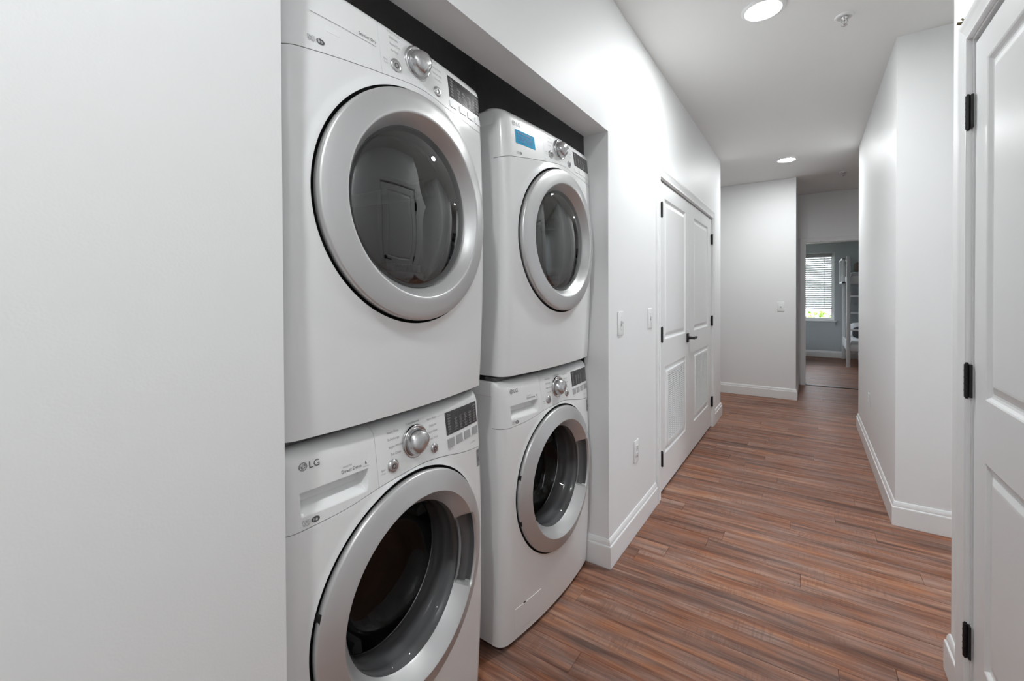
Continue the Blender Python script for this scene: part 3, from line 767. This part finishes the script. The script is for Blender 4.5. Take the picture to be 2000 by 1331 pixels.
def dryer(name, loc, rz, label, variant):
    top, z0, zc = .962, .004, .5154
    root = empty(name, loc, rz); tag(root, label, 'dryer', 'stacked front loading dryers')
    seam = curve([(-.343, .782), (-.30, .789), (-.2, .803), (-.1, .816), (0, .829), (.06, .829), (.13, .820), (.25, .812), (.343, .810)])
    g = .0009
    cab = cabinet(root, top, z0, seam)
    EMB = lambda amp, wd: (lambda u, z: amp*math.exp(-(max(0, math.hypot(u, z-zc)-.2930)/wd)**2))
    us = ulines([-.28, .28]+[-.30+.60*i/80 for i in range(81)])
    panel('front_panel', 'white', root, us, lambda u: z0, lambda u: seam(u)-g, [0, .004, .02]+[.02+.98*i/96 for i in range(1, 97)], top, EMB(.0062, .011), (zc, .2915))
    vs = [0, .06, .2, .4, .6, .74]+[.74+.26*(1-(1-i/10)**1.6) for i in range(1, 11)]
    DV = -.106
    ul = [u for u in ulines() if u < DV-.0005]+[DV-.0004]; ur = [DV+.0004]+[u for u in ulines() if u > DV+.0005]
    con = panel('console', 'console', root, ul, lambda u: seam(u)+g, lambda u: top, vs, top)
    con2 = panel('control_panel', 'console', root, ur, lambda u: seam(u)+g, lambda u: top, vs, top)
    door_ring(root, top, zc, False)
    fm = ring_map(top, zc)
    # convex smoked window with an inner lip
    prof = [(.2025, -.006), (.2005, -.002), (.194, .0020), (.180, .0075), (.155, .0140), (.125, .0200), (.09, .0250), (.05, .0278), (.0005, .0288)]
    v, q = lathe(prof, 96, fm); obj('door_window', v, q, 'dglass', root, True)
    v, q = lathe([(.2035, -.006), (.2015, -.003), (.1985, -.006), (.197, -.02), (.190, -.045)], 96, fm); lip = obj('window_gasket', v, q, 'pocket', root, True)
    X = lambda r, a, h: (h, r*math.cos(a), zc+r*math.sin(a))
    v, q = lathe([(.186, -.01), (.205, -.06), (.25, -.07), (.255, -.30), (.255, -.48), (.24, -.50), (.0005, -.51)], 64, X); drum = obj('drum', v, q, 'ddrum', root, True)
    for a in (.5, 2.6, 4.7):
        b = MB(); c, s = math.cos(a), math.sin(a); b.cyl((-.10, .235*c, zc+.235*s), (-.46, .235*c, zc+.235*s), .028, .022, n=10)
        b.build('drum_baffle', 'grey', drum, angle=50)
    # white lint screen at the bottom of the opening
    b = MB()
    b.box(-.058, -.016, -.05, .085, zc-.175, zc-.158)
    for i in range(10):
        yy = -.044+.013*i; b.box(-.050, -.020, yy, yy+.006, zc-.158, zc-.138)
    b.build('lint_screen', 'white', root, bevel=.002, seg=1)
    # controls
    dial(root, top, .018, .8935)
    for nm, u, z, r in (('power_button', -.060, .8535, .0150), ('start_button', .092, .8510, .0125)): round_button(root, nm, top, u, z, r, .0045, 'knob')
    display(root, top, .149, .318, .862, .926, 6)
    for u in (.163, .211, .256, .301): plaque(root, 'option_button', 'trim', top, u-.0170, u+.0170, .832, .852, .0024, 4)
    it = []
    for i, s in enumerate(('Cotton/\nNormal',)): pass
    L = [('Perm. Press', .0080, -.074, .934), ('Delicates', .0080, -.0735, .920), ('Speed Dry', .0080, -.073, .904), ('Air Dry', .0080, -.072, .887)]
    R_ = [('Towels', .0080, .079, .932), ('Heavy Duty', .0080, .080, .916), ('Bulky/Large', .0080, .082, .900), ('Time Dry', .0080, .086, .885)]
    letters(con2, 'inkl', top, [(s, z, u, y, 'LEFT') for s, z, u, y in L+R_])
    letters(con2, 'inkl', top, [('Signal', .006, -.099, .8555, 'LEFT'), ('3 sec.', .006, -.098, .8475, 'LEFT')])
    if variant == 0:
        letters(con, 'ink', top, [('Sensor Dry', .0105, -.1640, .8815, 'LEFT')])
        V = []; F = []; n = 24
        for i in range(n+1):
            u = -.278+.161*i/n
            for z in (.8735, .8745): V.append((surf(u, z, top)+.0006, u, z))
        for i in range(n): F.append((2*i, 2*i+2, 2*i+3, 2*i+1))
        obj('accent_line', V, F, 'inkl', con)
        plaque(con, 'faded_label', 'trim', top, -.246, -.212, .846, .862, .0003, 4)
        efficiency_badge(con, top, -.2590, .8170, .85)
    else:
        brand(con, top, -.2850, .9140, .80, 'inkl')
        efficiency_badge(con, top, -.2580, .8095, .62)
    return root

def washer(name, loc, rz, label, near):
    top, z0, zc = .970, .020, .5372
    root = empty(name, loc, rz); tag(root, label, 'washer', 'front loading washing machines')
    seam = curve([(-.343, .803), (-.30, .804), (-.2, .811), (-.1, .8265), (0, .834), (.06, .8335), (.13, .824), (.22, .806), (.343, .790)])
    g = .0009
    cabinet(root, top, z0, seam)
    EMB = lambda amp, wd: (lambda u, z: amp*math.exp(-(max(0, math.hypot(u, z-zc)-.2930)/wd)**2))
    us = ulines([-.28, .28]+[-.30+.60*i/80 for i in range(81)])
    panel('front_panel', 'white', root, us, lambda u: z0, lambda u: seam(u)-g, [0, .004, .02]+[.02+.98*i/96 for i in range(1, 97)], top, EMB(.0036, .0035), (zc, .2915))
    DV = -.111
    # detergent drawer front with finger recess
    A0, A1, C0, C1 = -.297, -.134, .8290, .8790
    def recess(u, z):
        if z > C1 or z < C0: return 0
        # right end of the recess is rounded off towards the top
        e0 = max(0, min(1, (u-A0)/.0035)); e1 = max(0, min(1, (A1-.22*max(0, (C1-.012-z))-u)/.008))
        t = (z-C0)/(C1-C0)
        prof = -.030*min(1, t/.46)**1.4 if t < .46 else -.030
        return prof*(e0*e0*(3-2*e0))*(e1*e1*(3-2*e1))
    ul = sorted(set([round(u, 5) for u in ulines() if u < DV-.0005] + [round(A0+.00117*i, 5) for i in range(4)] + [round(-.164+.0019*i, 5) for i in range(17)] + [DV-.0006]))
    ul2 = [ul[0]]
    for u in ul[1:]:
        if u-ul2[-1] > 3e-4: ul2.append(u)
    zs = lambda u: seam(u)+g
    zt = [.004, .03]
    vs = [0, .02, .045]
    V_abs = [(z,) for z in [C0-.0002]+[C0+(.0230)*i/12 for i in range(1, 13)]+[.857, .864, .871, C1, C1+.0003, .888, .898, .910, .922, .933, .9445]+[top-.0255*(1-i/10)**1.7 for i in range(1, 11)]]
    # lower strip follows the seam, upper rows are level
    zlim = C0-.0004
    drawer = panel('detergent_drawer', 'console', root, [u for u in ul2 if seam(u)+g < .8100 or True], lambda u: seam(u)+g, lambda u: .8286, [0, .5, 1]+V_abs, top, recess)
    ur = [DV+.0006]+[u for u in ulines() if u > DV+.001]
    vv = [0, .06, .2, .4, .6, .74]+[.74+.26*(1-(1-i/10)**1.6) for i in range(1, 11)]
    con = panel('control_panel', 'console', root, ur, zs, lambda u: top, vv, top)
    ring = door_ring(root, top, zc, True)
    fm = ring_map(top, zc)
    # bowl-shaped glass, gasket, drum
    v, q = lathe([(.1980, -.014), (.193, -.018), (.186, -.035), (.172, -.075), (.157, -.112), (.143, -.132), (.115, -.143), (.08, -.149), (.04, -.152), (.0005, -.153)], 96, fm)
    obj('door_glass', v, q, 'wglass', root, True)
    X = lambda r, a, h: (h, r*math.cos(a), zc+r*math.sin(a))
    v, q = lathe([(.203, .030), (.2015, .016), (.1985, .010), (.1965, .002), (.1980, -.006), (.1990, -.016), (.1960, -.024), (.1935, -.030), (.1950, -.040), (.1945, -.055), (.1910, -.062), (.1930, -.069), (.1925, -.075)], 96, X)
    obj('gasket', v, q, 'rubber', root, True)
    v, q = lathe([(.1930, -.0735), (.1918, -.0715), (.1902, -.0725), (.1898, -.0755)], 96, X); obj('drum_rim', v, q, 'chrome', root, True)
    v, q = lathe([(.192, -.075), (.205, -.083), (.240, -.095), (.250, -.115), (.250, -.42), (.240, -.45), (.16, -.46), (.10, -.45), (.0005, -.45)], 80, X); drum = obj('drum', v, q, 'drum', root, True)
    # perforations, one joined part
    b = MB(); rr = .2490
    for i in range(66):
        a = 2*math.pi*i/66
        for j in range(13):
            xx = -.135-.018*j-(.009 if i % 2 else 0)
            c, s = math.cos(a), math.sin(a)
            b.add([(xx, rr*c-.003*s, zc+rr*s+.003*c), (xx-.003, rr*c, zc+rr*s), (xx, rr*c+.003*s, zc+rr*s-.003*c), (xx+.003, rr*c, zc+rr*s)], [(0, 1, 2, 3)])
    o = b.build('drum_holes', 'black', drum); o['kind'] = 'stuff'
    for a in (.3, .3+2.094, .3+4.189):
        b = MB(); c, s = math.cos(a), math.sin(a)
        P = []
        for xx, wd in ((-.13, .030), (-.40, .042)):
            for sg, rad in ((-1, .249), (-.35, .195), (.35, .195), (1, .249)):
                P.append((xx, rad*c-sg*wd*s, zc+rad*s+sg*wd*c))
        b.add(P, [(0, 1, 5, 4), (1, 2, 6, 5), (2, 3, 7, 6), (3, 2, 1, 0), (4, 5, 6, 7)]); b.build('drum_paddle', 'rubber', drum)
    # controls
    dial(root, top, .015, .8985)
    for nm, u, z, r in (('power_button', -.0635, .8600, .0150), ('start_button', .0865, .8590, .0125)): round_button(root, nm, top, u, z, r, .0045, 'knob')
    display(root, top, .1455, .311, .8745, .9400, 7)
    for u in (.1626, .2050, .2480, .2930): plaque(root, 'option_button', 'grey', top, u-.0165, u+.0165, .8400, .8655, .0022, 4)
    cyc = [('Cotton/Normal', .0074, -.0080, .9440), ('Heavy Duty', .0080, -.0735, .9385), ('Bulky/Large', .0080, -.0735, .9220), ('Bright Whites', .0080, -.0730, .9035), ('Tub Clean', .0080, -.0690, .8860),
           ('Perm. Press', .0080, .0690, .9370), ('Delicates', .0080, .0750, .9190), ('Hand Wash', .0080, .0680, .9025), ('Speed Wash', .0080, .0660, .8845)]
    letters(con, 'inkl', top, [(s, z, u, y, 'LEFT') for s, z, u, y in cyc])
    letters(con, 'inkl', top, [('Signal', .006, -.1020, .8580, 'LEFT'), ('3 sec.', .006, -.1010, .8500, 'LEFT'), ('Child Lock', .0055, .1470, .8325, 'LEFT'), ('ColdWash', .0068, .2640, .8180, 'LEFT')])
    brand(drawer, top, -.2875, .9300, .76)
    letters(drawer, 'ink', top, [('Direct Drive', .0100, -.2050, .8880, 'LEFT')])
    letters(drawer, 'inkl', top, [('INVERTER', .0052, -.2000, .8985, 'LEFT'), ('MOTION', .0038, -.1490, .8840, 'LEFT')])
    letters(drawer, 'ink', top, [('6', .0120, -.1440, .8900, 'LEFT')])
    efficiency_badge(drawer, top, -.2680, .8180, .85)
    wb = plaque(root, 'warranty_badge', 'badge', top, .2960, .3200, .733, .788, .0006, 4, .0008)
    letters(wb, 'ink', top, [('10', .0205, .2965, .7500, 'LEFT'), ('YEAR', .0075, .2985, .7780, 'LEFT'), ('WARRANTY', .0042, .2968, .7385, 'LEFT')], h=.0013)
    # drain cover low on the left, and the feet
    dc = plaque(root, 'drain_cover', 'white', top, -.284, -.129, .047, .140, .0016, 8, .0022)
    plaque(dc, 'coin_slot', 'black', top, -.238, -.224, .1385, .1415, .0022, 2, .0003)
    for x in (-.05, -.60):
        for y in (-.29, .29):
            b = MB(); b.cyl((x, y, 0), (x, y, .010), .021, .019, n=16); b.cyl((x, y, .008), (x, y, z0+.002), .008, n=10); b.build('foot', 'pocket', root, angle=40)
    return root
def stack_bracket(loc, rz, label):
    t = empty('stacking_bracket', loc, rz); tag(t, label, 'bracket', 'stacking brackets between washer and dryer')
    for y in (-.335, .300):
        b = MB(); b.box(-.62, -.078, y, y+.035, .9705, .9845); b.build('rail', 'blackm', t)
    b = MB(); b.box(-.075, -.022, -.338, .338, .9705, .9840); b.build('front_bar', 'pocket', t, bevel=.002)
    return t
NX, NY, NR = -.8657, .7826, .051
FX, FY, FR = -.8788, 1.5891, -.0277
WDX, WDY = -.0093, -.0045
washer('washing_machine', (NX+WDX, NY+WDY, 0), NR, 'white front loading washer in the nearer stack, below its dryer', True)
stack_bracket((NX+WDX, NY+WDY, 0), NR, 'black stacking bracket between the nearer washer and dryer')
dryer('tumble_dryer', (NX, NY, .985), NR, 'white dryer marked Sensor Dry on top of the nearer stack', 0)
washer('washing_machine', (FX+WDX, FY+WDY, 0), FR, 'white front loading washer in the farther stack beside the jamb', False)
stack_bracket((FX+WDX, FY+WDY, 0), FR, 'black stacking bracket between the farther washer and dryer')
fd = dryer('tumble_dryer', (FX, FY, .985), FR, 'white dryer with the blue sticker on top of the farther stack', 1)
# blue notice stuck on the farther dryer
st = empty('notice_sticker', (FX, FY, .985), FR); tag(st, 'bright blue notice sticker on the farther dryer console', 'sticker')
plaque(st, 'sheet', 'blue', .962, -.280, -.168, .8435, .8935, .0012, 8, .0004, .0004)
V = []; F = []; rr = random.Random(5)
for z, hgt in ((.880, .0070), (.870, .0030), (.8642, .0030), (.858, .0030), (.8505, .0030)):
    u = -.270
    while u < -.186:
        wl = rr.uniform(.004, .013); n = len(V)
        for a, b in ((u, z), (u+wl, z), (u+wl, z+hgt), (u, z+hgt)): V.append((surf(a, b, .962)+.0018, a, b))
        F.append((n, n+1, n+2, n+3)); u += wl+rr.uniform(.0015, .003)
obj('printed_lines', V, F, 'bluek', st)['kind'] = 'stuff'

# ================================================================== BEDROOM SEEN THROUGH THE DOORWAY
wi = empty('window_1', (WX0, YB, WZ0)); tag(wi, 'white framed bedroom window', None, None, 'structure')
b = MB(); y0, y1 = YB+.07, YB+.12
b.box(WX0, WX0+.05, y0, y1, WZ0, WZ1).box(WX1-.05, WX1, y0, y1, WZ0, WZ1).box(WX0+.05, WX1-.05, y0, y1, WZ0, WZ0+.065).box(WX0+.05, WX1-.05, y0, y1, WZ1-.05, WZ1)
b.build('window_frame', 'trim', wi)
b = MB(); b.box(WX0+.04, WX1-.04, YB+.094, YB+.098, WZ0+.05, WZ1-.04); b.build('pane', 'pane', wi)
b = MB(); b.box(WX0, WX0+.012, YB, y0, WZ0, WZ1).box(WX1-.012, WX1, YB, y0, WZ0, WZ1).box(WX0, WX1, YB, y0, WZ1-.012, WZ1); b.build('reveal', 'trim', wi)
b = MB(); b.box(WX0-.05, WX1+.04, YB-.035, y0, WZ0-.012, WZ0+.012); b.build('window_sill', 'trim', wi, bevel=.004)
b = MB(); b.box(WX0-.03, WX1+.02, YB-.014, YB, WZ0-.105, WZ0-.012); b.build('apron', 'bedwall', wi)
reloc(wi)
bl = empty('window_blind', (0, YB+.035, 0)); tag(bl, 'white horizontal slat blind lowered over the bedroom window', 'blind')
BX0, BX1 = WX0+.016, WX1-.040
b = MB(); b.box(BX0, BX1, -.03, .03, 2.055, 2.10); b.build('headrail', 'grey', bl, bevel=.004)
b = MB(); b.box(BX0, BX1, -.026, .026, .985, 1.005); b.build('bottom_rail', 'grey', bl, bevel=.004)
me = None; n = 24
for i in range(n):
    z = 1.030+(2.045-1.030)*i/(n-1)
    if me is None:
        V = []; F = []; 
        for xx in (BX0, BX1):
            for s in range(5):
                a = (s-2)/2*.024; V.append((xx, a*math.cos(.72), a*math.sin(.72)+.0018*(1-(s-2)**2/4)))
                V.append((xx, a*math.cos(.72), a*math.sin(.72)+.0018*(1-(s-2)**2/4)-.0022))
        k = 10
        for s in range(4):
            F += [(2*s, 2*s+2, k+2*s+2, k+2*s), (2*s+1, k+2*s+1, k+2*s+3, 2*s+3)]
        F += [(0, k, k+1, 1), (8, 9, k+9, k+8)]
        s_ = obj('slat', V, F, 'slat', bl); me = s_.data
    else: s_ = link(bpy.data.objects.new('slat', me), bl)
    s_.location = (0, 0, z)
for xx in (-.55, .262):
    b = MB(); b.box(xx-.006, xx+.006, -.029, -.027, .985, 2.06); b.build('ladder_tape', 'linen', bl)
w2 = empty('unseen_window', (3.2, 2.6, .25)); tag(w2, 'unseen white framed window added at the end of the alcove', None, None, 'structure')  # added, unseen: brings daylight onto the lower corridor walls
b = MB(); b.box(3.22, 3.27, 2.10, 2.15, .25, 2.15).box(3.22, 3.27, 3.05, 3.10, .25, 2.15).box(3.22, 3.27, 2.15, 3.05, .25, .30).box(3.22, 3.27, 2.15, 3.05, 2.10, 2.15); b.build('window_frame', 'trim', w2)
b = MB(); b.box(3.243, 3.247, 2.14, 3.06, .29, 2.11); b.build('pane', 'pane', w2)
reloc(w2)
# garden beyond the window
w = MB(); w.box(-14, 14, -12, 40, -.6, -.5); struct(w.build('ground', 'ground'), 'garden ground outside the window')
sh = empty('garden_shrub', (-.10, 13.0, -.5)); tag(sh, 'leafy green shrub with pink flowers outside the window', 'shrub')
b = MB(); rr = random.Random(11)
for i in range(12):
    a = rr.uniform(0, 6.28); b.cyl((rr.uniform(-.5, .5), rr.uniform(-.3, .3), 0), (.9*math.cos(a), .5*math.sin(a), 1.1), .012, .006, n=6)
b.build('stems', 'bark', sh)
def leaves(n, name, mat, size, zlo, zhi, wx):
    V = []; F = []
    for i in range(n):
        p = Vector((rr.uniform(-wx, wx), rr.uniform(-.5, .5), rr.uniform(zlo, zhi)))
        d = Vector((rr.uniform(-1, 1), rr.uniform(-1, 1), rr.uniform(-.6, .9))).normalized(); s = d.orthogonal().normalized()*size*.28; L = size*rr.uniform(.7, 1.4)
        k = len(V); V += [p, p+d*L*.45+s, p+d*L, p+d*L*.45-s]; F.append((k, k+1, k+2, k+3))
    return obj(name, V, F, mat, sh)
o = leaves(900, 'foliage', 'leaf', .13, .35, 1.33, 1.1); o['kind'] = 'stuff'
o = leaves(40, 'blossoms', 'petal', .09, 1.15, 1.36, .9); o['kind'] = 'stuff'

# bunk bed
bb = empty('bunk_bed', (.545, 9.56, 0)); tag(bb, 'white wooden bunk bed with a ladder seen through the doorway', 'bunk bed')
PX, PY = .545, 9.56
def bx(name, x0, x1, y0, y1, z0, z1, mat='bedwhite', par=None, bev=.006):
    b = MB(); b.box(x0-PX, x1-PX, y0-PY, y1-PY, z0, z1); return b.build(name, mat, par or bb, bevel=bev)
L_, R2, N_, F_ = .545, 2.55, 9.56, 10.82
for x in (L_, R2-.058):
    for y in (N_, F_-.058):
        bx('post', x, x+.058, y, y+.058, 0, 1.94)
for z in (.285, 1.480):
    bx('side_rail', L_+.058, R2-.058, N_+.012, N_+.042, z, z+.115); bx('side_rail', L_+.058, R2-.058, F_-.042, F_-.012, z, z+.115)
    bx('end_rail', L_+.008, L_+.048, N_+.058, F_-.058, z, z+.115); bx('end_rail', R2-.048, R2-.008, N_+.058, F_-.058, z, z+.115)
bx('guard_rail', L_+.010, L_+.046, N_+.058, F_-.058, 1.890, 1.935)
bx('guard_bar', L_-.045, L_+.002, N_+.30, N_+.34, 1.475, 1.935); bx('guard_bar', L_-.045, L_+.002, F_-.06, F_-.02, 1.475, 1.935)
bx('guard_rail', L_-.045, L_+.002, N_+.30, F_-.02, 1.90, 1.94); bx('guard_rail', L_-.045, L_+.002, N_+.30, F_-.02, 1.475, 1.51)
bx('end_rail', L_+.010, L_+.046, N_+.058, F_-.058, .40, .445)
for z in (1.225, .935, .640): bx('ladder_rung', L_+.058, 1.0, N_-.004, N_+.026, z, z+.032)
bx('ladder_stile', 1.0, 1.05, N_-.012, N_+.03, 0, 1.6)
bx('mattress', L_+.06, R2-.06, N_+.05, F_-.05, 1.50, 1.66, 'linen', bev=.03); bx('mattress', L_+.06, R2-.06, N_+.05, F_-.05, .31, .47, 'linen', bev=.03)
def pillow(name, loc, sx, sy, sz, mat, label):
    V = []; F = []; nu, nv = 24, 14
    def e(c, p): return math.copysign(abs(c)**p, c)
    for i in range(nv+1):
        t = -math.pi/2+math.pi*i/nv
        for j in range(nu):
            a = 2*math.pi*j/nu
            V.append((sx*e(math.cos(t), .55)*e(math.cos(a), .5), sy*e(math.cos(t), .9)*e(math.sin(a), .8), sz*e(math.sin(t), .55)))
    for i in range(nv):
        for j in range(nu):
            k = (j+1) % nu; F.append((i*nu+j, i*nu+k, (i+1)*nu+k, (i+1)*nu+j))
    o = obj(name, V, F, mat, None, True); o.location = loc; tag(o, label, 'pillow'); return o
pillow('pillow', (.95, 9.95, .587), .30, .10, .115, 'greycloth', 'charcoal pillow on the lower bunk')
pillow('pillow', (.88, 10.30, .612), .26, .16, .14, 'linen', 'white pillow at the foot of the lower bunk')
pillow('pillow', (.96, 9.90, 1.762), .30, .12, .10, 'browncloth', 'dark brown pillow on the upper bunk')
# low bed with grey cover at the left of the bedroom
lb = empty('low_bed', (-.80, 10.0, 0)); tag(lb, 'low bed with grey cover just showing behind the left door jamb', 'bed')
b = MB(); b.box(-.9, .74, -.55, .60, .06, .20); b.build('base', 'greycloth', lb, bevel=.02)
b = MB(); b.add([(-.9, -.55, .20), (.76, -.55, .20), (.76, .60, .20), (-.9, .60, .20), (-.9, -.5, .36), (.70, -.5, .34), (.70, .56, .34), (-.9, .56, .36)], [(0, 1, 5, 4), (1, 2, 6, 5), (2, 3, 7, 6), (3, 0, 4, 7), (4, 5, 6, 7), (3, 2, 1, 0)]); b.build('cover', 'greycloth', lb, bevel=.02)
for x, y in ((-.85, -.5), (.70, -.5), (-.85, .55), (.70, .55)):
    b = MB(); b.cyl((x, y, 0), (x, y, .07), .02, n=10); b.build('leg', 'bark', lb)
bpy.context.view_layer.update()
